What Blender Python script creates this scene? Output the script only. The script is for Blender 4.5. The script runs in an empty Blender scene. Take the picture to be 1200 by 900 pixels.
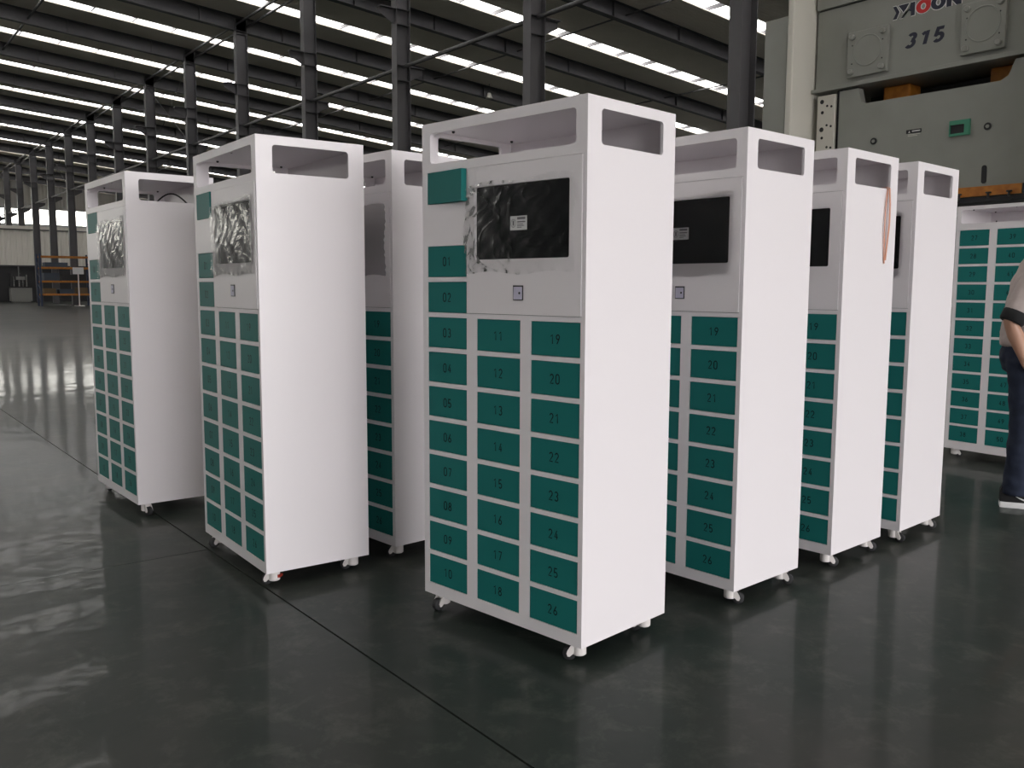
import bpy, bmesh, math, random
from mathutils import Vector, Matrix
R = math.radians
random.seed(7)
scene = bpy.context.scene
C = scene.collection

# ------------------------------------------------------------------ camera
# World: X runs across the hall, Y runs along the hall (line of columns), Z up.  Metres.
ANG = R(37.85)                      # camera heading, clockwise from +Y
PITCH, ROLL, CAMH, FPX = 0.10833, 0.0038976, 1.30207, 1044.77
fh = Vector((math.sin(ANG), math.cos(ANG), 0)); rh = Vector((math.cos(ANG), -math.sin(ANG), 0)); zz = Vector((0, 0, 1))
fw = fh * math.cos(PITCH) - zz * math.sin(PITCH); upv = fh * math.sin(PITCH) + zz * math.cos(PITCH)
cr = rh * math.cos(ROLL) + upv * math.sin(ROLL); cu = upv * math.cos(ROLL) - rh * math.sin(ROLL)
cam_d = bpy.data.cameras.new('camera'); cam = bpy.data.objects.new('camera', cam_d); C.objects.link(cam)
cam.matrix_world = Matrix(((cr.x, cu.x, -fw.x, 0), (cr.y, cu.y, -fw.y, 0), (cr.z, cu.z, -fw.z, CAMH), (0, 0, 0, 1)))
cam_d.sensor_width = 36; cam_d.lens = 36 * FPX / 1200; cam_d.clip_start = .05; cam_d.clip_end = 600
scene.camera = cam

# ------------------------------------------------------------------ light
SKY = 10.4
SKYLIGHT = 3.4
world = bpy.data.worlds.new('overcast_sky'); scene.world = world; world.use_nodes = True
bg = world.node_tree.nodes['Background']; bg.inputs[0].default_value = (1.0, .975, .98, 1); bg.inputs[1].default_value = SKY
def portal(name, loc, rot, sx, sy):
    l = bpy.data.lights.new(name, 'AREA'); l.shape = 'RECTANGLE'; l.size = sx; l.size_y = sy; l.cycles.is_portal = True
    o = bpy.data.objects.new(name, l); C.objects.link(o); o.location = loc; o.rotation_euler = rot
YB, YF, XL, XR, XRIDGE = -14.0, 100.0, -36.0, 38.3, -11.0
DOOR = (-4.5, 10.5, 5.4)            # big open door in the end wall behind the camera: x0, x1, height
portal('door_portal', ((DOOR[0] + DOOR[1]) / 2, YB, DOOR[2] / 2), (R(90), 0, 0), DOOR[1] - DOOR[0], DOOR[2])
WL = (3.7, 7.0); WY = (55.0, 95.0)   # unseen window band added in the left wall for fill light
portal('fill_window_portal', (XL, sum(WY) / 2, (WL[0] + WL[1]) / 2), (0, R(-90), 0), WL[1] - WL[0], WY[1] - WY[0])
portal('gable_window_portal', (0, YF, 8.05), (R(-90), 0, 0), 66, 1.6)
scene.view_settings.view_transform = 'Standard'; scene.view_settings.look = 'None'
scene.view_settings.exposure = 0.0; scene.view_settings.gamma = 1.0; scene.view_settings.use_curve_mapping = False
scene.cycles.use_denoising = True
scene.cycles.max_bounces = 8; scene.cycles.diffuse_bounces = 5; scene.cycles.glossy_bounces = 4; scene.cycles.transparent_max_bounces = 12
scene.cycles.sample_clamp_indirect = 6.0

# ------------------------------------------------------------------ materials
def mat(name, col, rough=.5, metal=0, spec=.5, noise=None, bump=None, emit=None):
    m = bpy.data.materials.new(name); m.use_nodes = True; nt = m.node_tree; b = nt.nodes['Principled BSDF']
    b.inputs['Base Color'].default_value = (*col, 1); b.inputs['Roughness'].default_value = rough
    b.inputs['Metallic'].default_value = metal; b.inputs['Specular IOR Level'].default_value = spec
    tc = nt.nodes.new('ShaderNodeTexCoord')
    if noise:                                        # (scale, second colour, contrast lo, hi)
        n = nt.nodes.new('ShaderNodeTexNoise'); n.inputs['Scale'].default_value = noise[0]; n.inputs['Detail'].default_value = 6
        rp = nt.nodes.new('ShaderNodeValToRGB'); rp.color_ramp.elements[0].position = noise[2]; rp.color_ramp.elements[1].position = noise[3]
        rp.color_ramp.elements[0].color = (*col, 1); rp.color_ramp.elements[1].color = (*noise[1], 1)
        nt.links.new(tc.outputs['Object'], n.inputs['Vector']); nt.links.new(n.outputs['Fac'], rp.inputs['Fac'])
        nt.links.new(rp.outputs['Color'], b.inputs['Base Color'])
    if bump:                                         # (scale, strength, distance)
        n = nt.nodes.new('ShaderNodeTexNoise'); n.inputs['Scale'].default_value = bump[0]; n.inputs['Detail'].default_value = 3
        bp = nt.nodes.new('ShaderNodeBump'); bp.inputs['Strength'].default_value = bump[1]; bp.inputs['Distance'].default_value = bump[2]
        nt.links.new(tc.outputs['Object'], n.inputs['Vector']); nt.links.new(n.outputs['Fac'], bp.inputs['Height'])
        nt.links.new(bp.outputs['Normal'], b.inputs['Normal'])
    if emit:
        b.inputs['Emission Color'].default_value = (*emit[0], 1); b.inputs['Emission Strength'].default_value = emit[1]
    return m
def wave_bump(m, direction, scale, dist, strength=.6):
    nt = m.node_tree; b = nt.nodes['Principled BSDF']; tc = nt.nodes.new('ShaderNodeTexCoord')
    w = nt.nodes.new('ShaderNodeTexWave'); w.bands_direction = direction; w.inputs['Scale'].default_value = scale
    bp = nt.nodes.new('ShaderNodeBump'); bp.inputs['Strength'].default_value = strength; bp.inputs['Distance'].default_value = dist
    nt.links.new(tc.outputs['Object'], w.inputs['Vector']); nt.links.new(w.outputs['Fac'], bp.inputs['Height']); nt.links.new(bp.outputs['Normal'], b.inputs['Normal'])
M = {}
M['white'] = mat('white_powder_coat', (.835, .80, .822), .34, bump=(420, .05, .001))
M['teal'] = mat('teal_powder_coat', (.016, .17, .158), .45, spec=.12, bump=(500, .06, .001))
M['digit'] = mat('dark_print', (.004, .012, .014), .6, spec=.2)
M['screen'] = mat('black_screen_glass', (.003, .004, .005), .06, spec=.12)
M['paper'] = mat('white_paper', (.75, .75, .75), .7)
M['ink'] = mat('grey_ink', (.18, .18, .19), .7)
M['reader'] = mat('lilac_plate', (.55, .53, .66), .35)
M['dark'] = mat('black_plastic', (.012, .012, .014), .4)
M['caster'] = mat('white_caster_plastic', (.78, .74, .72), .4)
M['rubber'] = mat('dark_rubber', (.025, .025, .027), .6)
M['red'] = mat('red_plastic', (.35, .035, .02), .45)
M['steel'] = mat('dark_steel_paint', (.050, .049, .055), .45, noise=(1.5, (.062, .061, .066), .35, .7))
M['column'] = mat('column_steel_paint', (.088, .085, .092), .5, noise=(1.5, (.10, .097, .103), .35, .7))
M['sheet'] = mat('lined_roof_sheet', (.84, .78, .68), .75, noise=(.25, (.72, .67, .58), .35, .7)); wave_bump(M['sheet'], 'Y', 2.2, .02)
M['skylight'] = mat('skylight_fibreglass', (.8, .8, .8), .6, emit=((1, .985, .95), SKYLIGHT))
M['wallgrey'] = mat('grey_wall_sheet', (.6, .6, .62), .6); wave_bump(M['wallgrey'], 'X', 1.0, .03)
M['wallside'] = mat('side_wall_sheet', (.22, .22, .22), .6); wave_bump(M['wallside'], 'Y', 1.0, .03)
M['cream'] = mat('cream_wall_panel', (.80, .77, .71), .5)
M['frame'] = mat('window_frame_grey', (.25, .25, .25), .5)
M['orange'] = mat('orange_paint', (.50, .19, .025), .5, noise=(14, (.36, .12, .015), .4, .7))
M['rackblue'] = mat('blue_rack_paint', (.03, .045, .09), .5)
M['machine'] = mat('machine_grey', (.22, .22, .21), .5)
M['darkmetal'] = mat('oily_metal', (.05, .05, .052), .4, metal=.5)
M['shiny'] = mat('bright_metal', (.6, .6, .6), .25, metal=1)
M['press'] = mat('press_grey_paint', (.245, .25, .225), .5, noise=(3, (.275, .28, .255), .3, .7))
M['presslight'] = mat('press_pale_lit_paint', (.60, .58, .52), .5)
M['navy'] = mat('navy_vinyl', (.008, .010, .030), .4)
M['vinylwhite'] = mat('white_vinyl', (.7, .7, .7), .4)
M['vinylred'] = mat('red_vinyl', (.55, .02, .02), .4)
M['green'] = mat('green_gauge_box', (.05, .24, .15), .45)
M['skin'] = mat('skin', (.46, .26, .18), .5)
M['jacket'] = mat('pale_mauve_cloth', (.46, .39, .37), .85, bump=(60, .3, .004))
M['cuff'] = mat('black_cloth', (.006, .006, .007), .85)
M['jeans'] = mat('navy_denim', (.010, .016, .035), .9, noise=(18, (.016, .024, .05), .35, .65), bump=(90, .3, .003))
M['hair'] = mat('black_hair', (.008, .007, .006), .6)
M['eye'] = mat('eye_white', (.7, .68, .66), .3)
M['strap'] = mat('copper_strap', (.62, .30, .20), .4)
M['cloth'] = mat('white_sheet_cloth', (.6, .6, .6), .8)
M['ground'] = mat('outside_concrete', (.52, .50, .46), .9)  # unseen yard, pale tone chosen to bounce daylight up to the ceiling
M['box'] = mat('brown_stock', (.16, .11, .06), .8)
M['bluebox'] = mat('blue_grey_stock', (.06, .075, .10), .7)

# polished green-grey concrete
def floor_material():
    m = bpy.data.materials.new('polished_concrete'); m.use_nodes = True; nt = m.node_tree; b = nt.nodes['Principled BSDF']
    N = nt.nodes.new; L = nt.links.new
    tc = N('ShaderNodeTexCoord'); geo = N('ShaderNodeNewGeometry')
    n1 = N('ShaderNodeTexNoise'); n1.inputs['Scale'].default_value = .55; n1.inputs['Detail'].default_value = 8; n1.inputs['Roughness'].default_value = .62; n1.inputs['Distortion'].default_value = .6
    n2 = N('ShaderNodeTexNoise'); n2.inputs['Scale'].default_value = 5.5; n2.inputs['Detail'].default_value = 10; n2.inputs['Roughness'].default_value = .75; n2.inputs['Distortion'].default_value = .3
    n3 = N('ShaderNodeTexNoise'); n3.inputs['Scale'].default_value = 60; n3.inputs['Detail'].default_value = 4
    for n in (n1, n2, n3): L(geo.outputs['Position'], n.inputs['Vector'])
    r1 = N('ShaderNodeValToRGB'); e = r1.color_ramp.elements
    e[0].position = .36; e[0].color = (.017, .026, .022, 1); e[1].position = .64; e[1].color = (.044, .044, .040, 1)
    r2 = N('ShaderNodeValToRGB'); e = r2.color_ramp.elements
    e[0].position = .50; e[0].color = (0, 0, 0, 1); e[1].position = .95; e[1].color = (1, 1, 1, 1)
    L(n1.outputs['Fac'], r1.inputs['Fac']); L(n2.outputs['Fac'], r2.inputs['Fac'])
    mx = N('ShaderNodeMix'); mx.data_type = 'RGBA'; L(r2.outputs['Color'], mx.inputs[0]); L(r1.outputs['Color'], mx.inputs[6]); mx.inputs[7].default_value = (.105, .108, .092, 1)
    L(mx.outputs[2], b.inputs['Base Color'])
    mr = N('ShaderNodeMapRange'); mr.inputs[3].default_value = .40; mr.inputs[4].default_value = .55; L(n2.outputs['Fac'], mr.inputs[0]); L(mr.outputs[0], b.inputs['Roughness'])
    n4 = N('ShaderNodeTexNoise'); n4.inputs['Scale'].default_value = 2.2; n4.inputs['Detail'].default_value = 3; L(geo.outputs['Position'], n4.inputs['Vector'])
    bp = N('ShaderNodeBump'); bp.inputs['Strength'].default_value = .35; bp.inputs['Distance'].default_value = .012; L(n4.outputs['Fac'], bp.inputs['Height'])
    bp2 = N('ShaderNodeBump'); bp2.inputs['Strength'].default_value = .05; bp2.inputs['Distance'].default_value = .002; L(n3.outputs['Fac'], bp2.inputs['Height']); L(bp.outputs['Normal'], bp2.inputs['Normal'])
    L(bp2.outputs['Normal'], b.inputs['Normal']); b.inputs['Specular IOR Level'].default_value = .12
    b.inputs['Coat Weight'].default_value = .4; b.inputs['Coat Roughness'].default_value = .075; b.inputs['Coat IOR'].default_value = 1.17
    L(bp.outputs['Normal'], b.inputs['Coat Normal'])
    return m
M['floor'] = floor_material()
M['joint'] = mat('joint_filler', (.006, .006, .006), .9)
def film_material():
    m = bpy.data.materials.new('clear_wrinkled_film'); m.use_nodes = True; nt = m.node_tree; N = nt.nodes.new; L = nt.links.new
    nt.nodes.remove(nt.nodes['Principled BSDF']); out = nt.nodes['Material Output']
    tr = N('ShaderNodeBsdfTransparent'); gl = N('ShaderNodeBsdfGlossy'); gl.inputs['Roughness'].default_value = .14
    df = N('ShaderNodeBsdfDiffuse'); df.inputs['Color'].default_value = (.8, .8, .8, 1)
    tc = N('ShaderNodeTexCoord'); nz = N('ShaderNodeTexNoise'); nz.inputs['Scale'].default_value = 5; nz.inputs['Detail'].default_value = 2; nz.inputs['Distortion'].default_value = 1.6
    mp = N('ShaderNodeMapping'); mp.inputs['Scale'].default_value = (.7, 1, 1.1); mp.inputs['Rotation'].default_value = (0, .5, 0)
    L(tc.outputs['Object'], mp.inputs['Vector']); L(mp.outputs['Vector'], nz.inputs['Vector'])
    bp = N('ShaderNodeBump'); bp.inputs['Strength'].default_value = .09; bp.inputs['Distance'].default_value = .006
    sb_ = N('ShaderNodeMath'); sb_.operation = 'SUBTRACT'; sb_.inputs[1].default_value = .5; L(nz.outputs['Fac'], sb_.inputs[0])
    ab_ = N('ShaderNodeMath'); ab_.operation = 'ABSOLUTE'; L(sb_.outputs[0], ab_.inputs[0])
    mr_ = N('ShaderNodeMapRange'); mr_.inputs[1].default_value = 0; mr_.inputs[2].default_value = .08; mr_.inputs[3].default_value = 1; mr_.inputs[4].default_value = 0; L(ab_.outputs[0], mr_.inputs[0]); L(mr_.outputs[0], bp.inputs['Height'])
    L(bp.outputs['Normal'], gl.inputs['Normal'])
    fr = N('ShaderNodeFresnel'); fr.inputs['IOR'].default_value = 1.33; L(bp.outputs['Normal'], fr.inputs['Normal'])
    m1 = N('ShaderNodeMixShader'); L(fr.outputs[0], m1.inputs[0]); L(tr.outputs[0], m1.inputs[1]); L(gl.outputs[0], m1.inputs[2])
    m2 = N('ShaderNodeMixShader'); m2.inputs[0].default_value = .005; L(m1.outputs[0], m2.inputs[1]); L(df.outputs[0], m2.inputs[2])
    L(m2.outputs[0], out.inputs['Surface']); return m
M['film'] = film_material()
def pane_material():
    m = bpy.data.materials.new('window_pane'); m.use_nodes = True; nt = m.node_tree; N = nt.nodes.new; L = nt.links.new
    nt.nodes.remove(nt.nodes['Principled BSDF']); out = nt.nodes['Material Output']
    tr = N('ShaderNodeBsdfTransparent'); tr.inputs[0].default_value = (.92, .92, .88, 1); gl = N('ShaderNodeBsdfGlossy'); gl.inputs['Roughness'].default_value = .05
    mx = N('ShaderNodeMixShader'); mx.inputs[0].default_value = .05; L(tr.outputs[0], mx.inputs[1]); L(gl.outputs[0], mx.inputs[2]); L(mx.outputs[0], out.inputs['Surface']); return m
M['pane'] = pane_material()

# ------------------------------------------------------------------ mesh helpers
class MB:
    def __init__(s): s.v = []; s.f = []
    def box(s, x0, x1, y0, y1, z0, z1):
        return s.hexa([(x0, y0), (x1, y0), (x1, y1), (x0, y1)], z0, z1)
    def hexa(s, q, z0, z1):                           # q: four xy corners (ccw); z0, z1 scalars or lists
        b = len(s.v); z0 = z0 if isinstance(z0, (list, tuple)) else [z0] * 4; z1 = z1 if isinstance(z1, (list, tuple)) else [z1] * 4
        s.v += [(x, y, z) for (x, y), z in zip(q, z0)] + [(x, y, z) for (x, y), z in zip(q, z1)]
        s.f += [tuple(b + i for i in f) for f in ((3, 2, 1, 0), (4, 5, 6, 7), (0, 1, 5, 4), (1, 2, 6, 5), (2, 3, 7, 6), (3, 0, 4, 7))]
        return s
    def bar(s, a, b, w, h=None):                      # rectangular bar between two points
        a, b = Vector(a), Vector(b); h = h or w; d = (b - a).normalized()
        r = d.cross(Vector((0, 0, 1))); r = r.normalized() if r.length > 1e-4 else Vector((1, 0, 0)); u = r.cross(d)
        i = len(s.v)
        for p in (a, b):
            for sx, sz in ((-1, -1), (1, -1), (1, 1), (-1, 1)): s.v.append(tuple(p + r * sx * w / 2 + u * sz * h / 2))
        s.f += [tuple(i + k for k in f) for f in ((3, 2, 1, 0), (4, 5, 6, 7), (0, 1, 5, 4), (1, 2, 6, 5), (2, 3, 7, 6), (3, 0, 4, 7))]
        return s
    def tube(s, pts, r, n=10, closed=False):
        pts = [Vector(p) for p in pts]; i0 = len(s.v); rr = r if isinstance(r, (list, tuple)) else [r] * len(pts); prev = None
        for k, p in enumerate(pts):
            d = (pts[min(k + 1, len(pts) - 1)] - pts[max(k - 1, 0)]).normalized()
            if prev is None: a = d.cross(Vector((0, 0, 1))); a = a if a.length > 1e-3 else Vector((1, 0, 0))
            else: a = prev - d * prev.dot(d)
            a.normalize(); prev = a; b = d.cross(a)
            for j in range(n):
                t = 2 * math.pi * j / n; s.v.append(tuple(p + (a * math.cos(t) + b * math.sin(t)) * rr[k]))
        for k in range(len(pts) - 1):
            for j in range(n):
                s.f.append((i0 + k * n + j, i0 + k * n + (j + 1) % n, i0 + (k + 1) * n + (j + 1) % n, i0 + (k + 1) * n + j))
        s.f.append(tuple(i0 + j for j in range(n))[::-1]); s.f.append(tuple(i0 + (len(pts) - 1) * n + j for j in range(n)))
        return s
    def prism(s, poly, axis, a0, a1):                 # extrude polygon (2D) along an axis
        n = len(poly); i = len(s.v)
        mk = {'x': lambda p, q, a: (a, p, q), 'y': lambda p, q, a: (p, a, q), 'z': lambda p, q, a: (p, q, a)}[axis]
        s.v += [mk(p, q, a0) for p, q in poly] + [mk(p, q, a1) for p, q in poly]
        s.f.append(tuple(range(i, i + n))); s.f.append(tuple(range(i + 2 * n - 1, i + n - 1, -1)))
        for k in range(n): s.f.append((i + k, i + n + k, i + n + (k + 1) % n, i + (k + 1) % n))
        return s
    def plate(s, W0, W1, H0, H1, holes, d0, d1, mp):  # plate with (rounded) holes; mp(a, b, d) -> xyz
        xs = sorted({round(v, 5) for v in [W0, W1] + [h[0] for h in holes] + [h[1] for h in holes]})
        zs = sorted({round(v, 5) for v in [H0, H1] + [h[2] for h in holes] + [h[3] for h in holes]})
        idx = {}
        def V(a, b, d):
            k = (round(a, 5), round(b, 5), d)
            if k not in idx: idx[k] = len(s.v); s.v.append(tuple(mp(a, b, d)))
            return idx[k]
        for i in range(len(xs) - 1):
            for j in range(len(zs) - 1):
                cx, cz = (xs[i] + xs[i + 1]) / 2, (zs[j] + zs[j + 1]) / 2
                if any(h[0] < cx < h[1] and h[2] < cz < h[3] for h in holes): continue
                q = [(xs[i], zs[j]), (xs[i + 1], zs[j]), (xs[i + 1], zs[j + 1]), (xs[i], zs[j + 1])]
                s.f.append(tuple(V(a, b, d0) for a, b in q)); s.f.append(tuple(V(a, b, d1) for a, b in reversed(q)))
        def rim(path):
            for k in range(len(path)):
                a, b = path[k], path[(k + 1) % len(path)]
                s.f.append((V(*a, d0), V(*a, d1), V(*b, d1), V(*b, d0)))
        rim([(W0, H0), (W1, H0), (W1, H1), (W0, H1)])
        for h in holes:
            r = h[4] if len(h) > 4 else 0
            if not r: rim([(h[0], h[2]), (h[0], h[3]), (h[1], h[3]), (h[1], h[2])]); continue
            path = []
            for cx, cz, kx, kz, t0 in ((h[1] - r, h[3] - r, h[1], h[3], 0), (h[0] + r, h[3] - r, h[0], h[3], 90), (h[0] + r, h[2] + r, h[0], h[2], 180), (h[1] - r, h[2] + r, h[1], h[2], 270)):
                arc = [(cx + r * math.cos(R(t0 + 18 * q)), cz + r * math.sin(R(t0 + 18 * q))) for q in range(6)]
                for q in range(5):
                    for d in (d0, d1): s.f.append((V(kx, kz, d), V(*arc[q], d), V(*arc[q + 1], d)))
                path += arc
            rim(path[::-1])
        return s
    def mesh(s, name, m, smooth=False, bevel=0):
        me = bpy.data.meshes.new(name); me.from_pydata(s.v, [], s.f)
        bm = bmesh.new(); bm.from_mesh(me); bmesh.ops.recalc_face_normals(bm, faces=bm.faces)
        if bevel: bmesh.ops.bevel(bm, geom=list(bm.edges), offset=bevel, segments=2, affect='EDGES', profile=.5)
        if smooth:
            for f in bm.faces: f.smooth = True
        bm.to_mesh(me); bm.free()
        if smooth: me.set_sharp_from_angle(angle=R(40))
        me.materials.append(m); return me
    def obj(s, name, m, parent=None, **k): return link(name, s.mesh(name, m, **k), parent)
def link(name, data, parent=None, loc=None, rot=None):
    o = bpy.data.objects.new(name, data); C.objects.link(o); o.parent = parent
    if loc is not None: o.location = loc
    if rot is not None: o.rotation_euler = rot
    return o
def tag(o, label, cat, group=None):
    o['label'] = label; o['category'] = cat
    if group: o['group'] = group
    return o
def thing(name, label, cat, loc=(0, 0, 0), rz=0, group=None):
    return tag(link(name, None, None, loc, (0, 0, rz)), label, cat, group)
def struct(o, label=None, cat=None):
    o['kind'] = 'structure'
    if label: o['label'] = label
    if cat: o['category'] = cat
    return o
# ------------------------------------------------------------------ setting
ground = struct(MB().box(-160, 160, -160, 240, -.3, -.12).obj('ground_outside', M['ground']), 'unseen concrete yard outside the hall, made pale to bounce light', 'ground')
floor = struct(MB().box(XL, XR, YB, YF, -.12, -.012).obj('floor', M['joint']), 'dark polished concrete floor of the hall', 'floor')
# cast slabs, split by the sawn joints seen in the photo (along X=1.46 and across Y=4.33)
g = .004
xs = [XL, -22.5, -10.5, 1.46, 13.4, 25.4, XR]
for i in range(6):
    ys = [YB, -8.0, 4.33, 16.3, 28.3, 40.3, 52.3, 64.3, 76.3, 88.3, YF] if i <= 2 else [YB, -3.0, 15.0, 27.0, 39.0, 51.0, 63.0, 75.0, 87.0, YF]
    for j in range(len(ys) - 1):
        MB().box(xs[i] + g, xs[i + 1] - g, ys[j] + g / 2, ys[j + 1] - g / 2, -.06, 0).obj('floor_slab', M['floor'], floor)

SL = .082; D0 = 13.58; S0 = 10.684
def zr(x): return 11.60 - SL * (x - D0) if x >= XRIDGE else 11.60 - SL * (XRIDGE - D0) - SL * (XRIDGE - x)
def SY(i): return S0 + 6 * i
# walls
ZT = {'l': zr(XL), 'r': zr(XR), 'm': zr(XRIDGE)}
def wall_xz(name, y0, y1, holes, m, ztop):
    b = MB(); b.plate(XL, XR, 0, ztop, holes, y0, y1, lambda a, q, d: (a, d, q)); return struct(b.obj(name, m))
wb = wall_xz('wall_back', YF, YF + .25, [(-33, 33, 7.25, 8.85)], M['wallgrey'], 9.4); wb['label'] = 'grey sheet end wall far down the hall above bright windows'
gb = MB(); gb.prism([(XL, 9.4), (XR, 9.4), (XR, ZT['r'] + .3), (XRIDGE, ZT['m'] + .3), (XL, ZT['l'] + .3)], 'y', YF, YF + .25); gb.obj('gable_sheet', M['wallgrey'], wb)
wf = wall_xz('wall_front', YB - .25, YB, [(DOOR[0], DOOR[1], 0, DOOR[2])], M['wallgrey'], 9.4); wf['label'] = 'grey sheet end wall with wide open doorway behind the camera'
gb = MB(); gb.prism([(XL, 9.4), (XR, 9.4), (XR, ZT['r'] + .3), (XRIDGE, ZT['m'] + .3), (XL, ZT['l'] + .3)], 'y', YB - .25, YB); gb.obj('gable_sheet', M['wallgrey'], wf)
b = MB(); b.plate(YB - .25, YF + .25, 0, ZT['l'] + .2, [(WY[0], WY[1], WL[0], WL[1])], XL - .25, XL, lambda a, q, d: (d, a, q)); wl = struct(b.obj('wall_left', M['wallside'])); wl['label'] = 'grey sheet side wall with a window band added for fill light'
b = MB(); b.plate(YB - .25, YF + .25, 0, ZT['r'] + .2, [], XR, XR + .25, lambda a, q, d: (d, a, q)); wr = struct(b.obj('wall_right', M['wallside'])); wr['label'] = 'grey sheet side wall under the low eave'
# windows of the far end wall
w1 = MB()
w1.box(-33, 33, YF - .06, YF + .06, 7.25, 7.33).box(-33, 33, YF - .06, YF + .06, 8.77, 8.85)
w1 = struct(w1.obj('window_1', M['frame']), 'bright window band high in the far end wall', 'window')
for k in range(23): MB().box(-33 + 3 * k - .05, -33 + 3 * k + .05, YF - .06, YF + .06, 7.25, 8.85).obj('mullion', M['frame'], w1)
pm = MB().box(-1.45, 1.45, -.006, .006, -.72, .72).mesh('pane', M['pane'])
for k in range(22): link('pane', pm, w1, (-31.5 + 3 * k, YF, 8.05))
w2 = MB(); w2.box(XL - .06, XL + .06, *WY, WL[0], WL[0] + .08).box(XL - .06, XL + .06, *WY, WL[1] - .08, WL[1])  # added band, out of view, lights the cabinet fronts and far end
w2 = struct(w2.obj('fill_window', M['frame']), 'unseen window band added to the left side wall for fill light', 'window')
for k in range(9): MB().box(XL - .06, XL + .06, WY[0] + 5 * k - .05, WY[0] + 5 * k + .05, WL[0], WL[1]).obj('mullion', M['frame'], w2)
pm = MB().box(-.006, .006, -2.45, 2.45, -(WL[1] - WL[0]) / 2 + .08, (WL[1] - WL[0]) / 2 - .08).mesh('pane', M['pane'])
for k in range(8): link('pane', pm, w2, (XL, WY[0] + 2.5 + 5 * k, (WL[0] + WL[1]) / 2))

# ceiling: sheets between skylight slots, purlins above the slots, skylight panels, rafters
ceil = struct(link('ceiling', None), 'dark lined sheet roof with rows of bright skylight strips', 'ceiling')
def sheet(y0, y1):
    b = MB()
    for xa, xb in ((XL - .2, XRIDGE), (XRIDGE, XR + .2)):
        za, zb_ = zr(xa), zr(xb); b.hexa([(xa, y0), (xb, y0), (xb, y1), (xa, y1)], [za, zb_, zb_, za], [za + .05, zb_ + .05, zb_ + .05, za + .05])
    b.obj('roof_sheet', M['sheet'], ceil)
I0, I1 = -4, 14
LO, HI = 3.45, 4.22
edges = [YB - .2] + [e for i in range(I0, I1) for e in (SY(i) + LO, SY(i) + HI)] + [YF + .2]
for k in range(0, len(edges), 2): sheet(edges[k], edges[k + 1])
purl = [9.24 + 1.55 * k for k in range(-2, 19)]
for x in purl + [9.24 + 1.55 * k for k in range(-28, -2)]:
    MB().box(x - .028, x + .028, YB, YF, zr(x) + .052, zr(x) + .185).obj('purlin', M['steel'], ceil)
def sky_panel(xa, xb, y0, y1):
    za, zb_ = zr(xa) + .19, zr(xb) + .19
    MB().hexa([(xa, y0), (xb, y0), (xb, y1), (xa, y1)], [za, zb_, zb_, za], [za + .02, zb_ + .02, zb_ + .02, za + .02]).obj('skylight_panel', M['skylight'], ceil)
for i in range(I0, I1):
    y0, y1 = SY(i) + LO - .06, SY(i) + HI + .06
    st = 0 if 1 <= i <= 6 else (3 if i > 6 else len(purl) - 1)
    sky_panel(XL + 1, XRIDGE - .02, y0, y1); sky_panel(XRIDGE + .02, purl[st] - .02, y0, y1)
    for k in range(st, len(purl) - 1): sky_panel(purl[k] + .004, purl[k + 1] - .004, y0, y1)
# rafters (I section with stiffeners)
rb = MB()
for xa, xb in ((XL, XRIDGE), (XRIDGE, XR)):
    for h0, h1, w in ((-.02, -.002, .13), (-.55, -.53, .13), (-.53, -.02, .008)):
        za, zb_ = zr(xa), zr(xb)
        rb.hexa([(xa, -w), (xb, -w), (xb, w), (xa, w)], [za + h0, zb_ + h0, zb_ + h0, za + h0], [za + h1, zb_ + h1, zb_ + h1, za + h1])
    n = int((xb - xa) / 3.1)
    for k in range(1, n):
        x = xa + (xb - xa) * k / n; rb.box(x - .012, x + .012, -.11, .11, zr(x) - .53, zr(x) - .02)
rm = rb.mesh('rafter', M['steel'])
for i in range(I0, I1 + 1): link('rafter', rm, ceil, (0, SY(i), 0))
# longitudinal struts between rafters
for x in (7.3, D0 - .18, D0 + .22):
    MB().tube([(x, YB, zr(x) - .32), (x, YF, zr(x) - .32)], .045, 8).obj('roof_strut', M['steel'], ceil)
for x in (22.5, 31):
    MB().tube([(x, YB, zr(x) - .3), (x, YF, zr(x) - .3)], .03, 8).obj('roof_strut', M['steel'], ceil)

# columns
ordn = ['first', 'second', 'third', 'fourth', 'fifth', 'sixth', 'seventh', 'eighth', 'ninth', 'tenth', 'eleventh', 'twelfth', 'thirteenth', 'fourteenth', 'fifteenth']
zc = zr(D0) - .1
cmesh = MB().box(-.225, -.205, -.14, .14, 0, zc).box(.205, .225, -.14, .14, 0, zc).box(-.205, .205, -.008, .008, 0, zc).mesh('shaft', M['column'])
plm = MB().box(-.32, .32, -.22, .22, 0, .03).mesh('base_plate', M['steel'])
def corbel(sgn, L, zt):
    b = MB(); x0 = sgn * .225; x1 = sgn * (.225 + L)
    b.box(min(x0, x1), max(x0, x1), -.13, .13, zt - .02, zt)
    b.prism([(x0, zt - .02), (x1, zt - .02), (x1, zt - .16), (x0, zt - .42)], 'y', -.01, .01)
    return b.mesh('corbel', M['column'])
cbl, cbr = corbel(-1, .48, 9.08), corbel(1, .48, 7.55)
stif = MB()
for z in (7.13, 7.55, 8.66, 9.08, 10.95): stif.box(-.205, .205, -.13, .13, z - .01, z + .01)
stm = stif.mesh('stiffener', M['steel'])
for i in range(0, 15):
    o = thing('steel_column', f'dark grey steel column, {ordn[i]} in the row counted from the press', 'column', (D0, SY(i), 0), 0, 'row of steel columns')
    link('shaft', cmesh, o); link('base_plate', plm, o); link('corbel', cbl, o); link('corbel', cbr, o); link('stiffener', stm, o)
for i in range(0, 14):
    o = tag(MB().tube([(D0, SY(i) + .15, 7.5), (D0, SY(i + 1) - .15, 7.5)], .055, 10).obj('tie_tube', M['steel']),
            f'thin horizontal tube joining the {ordn[i]} and {ordn[i+1]} columns from the press', 'tube', 'tubes between the columns')
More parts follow.
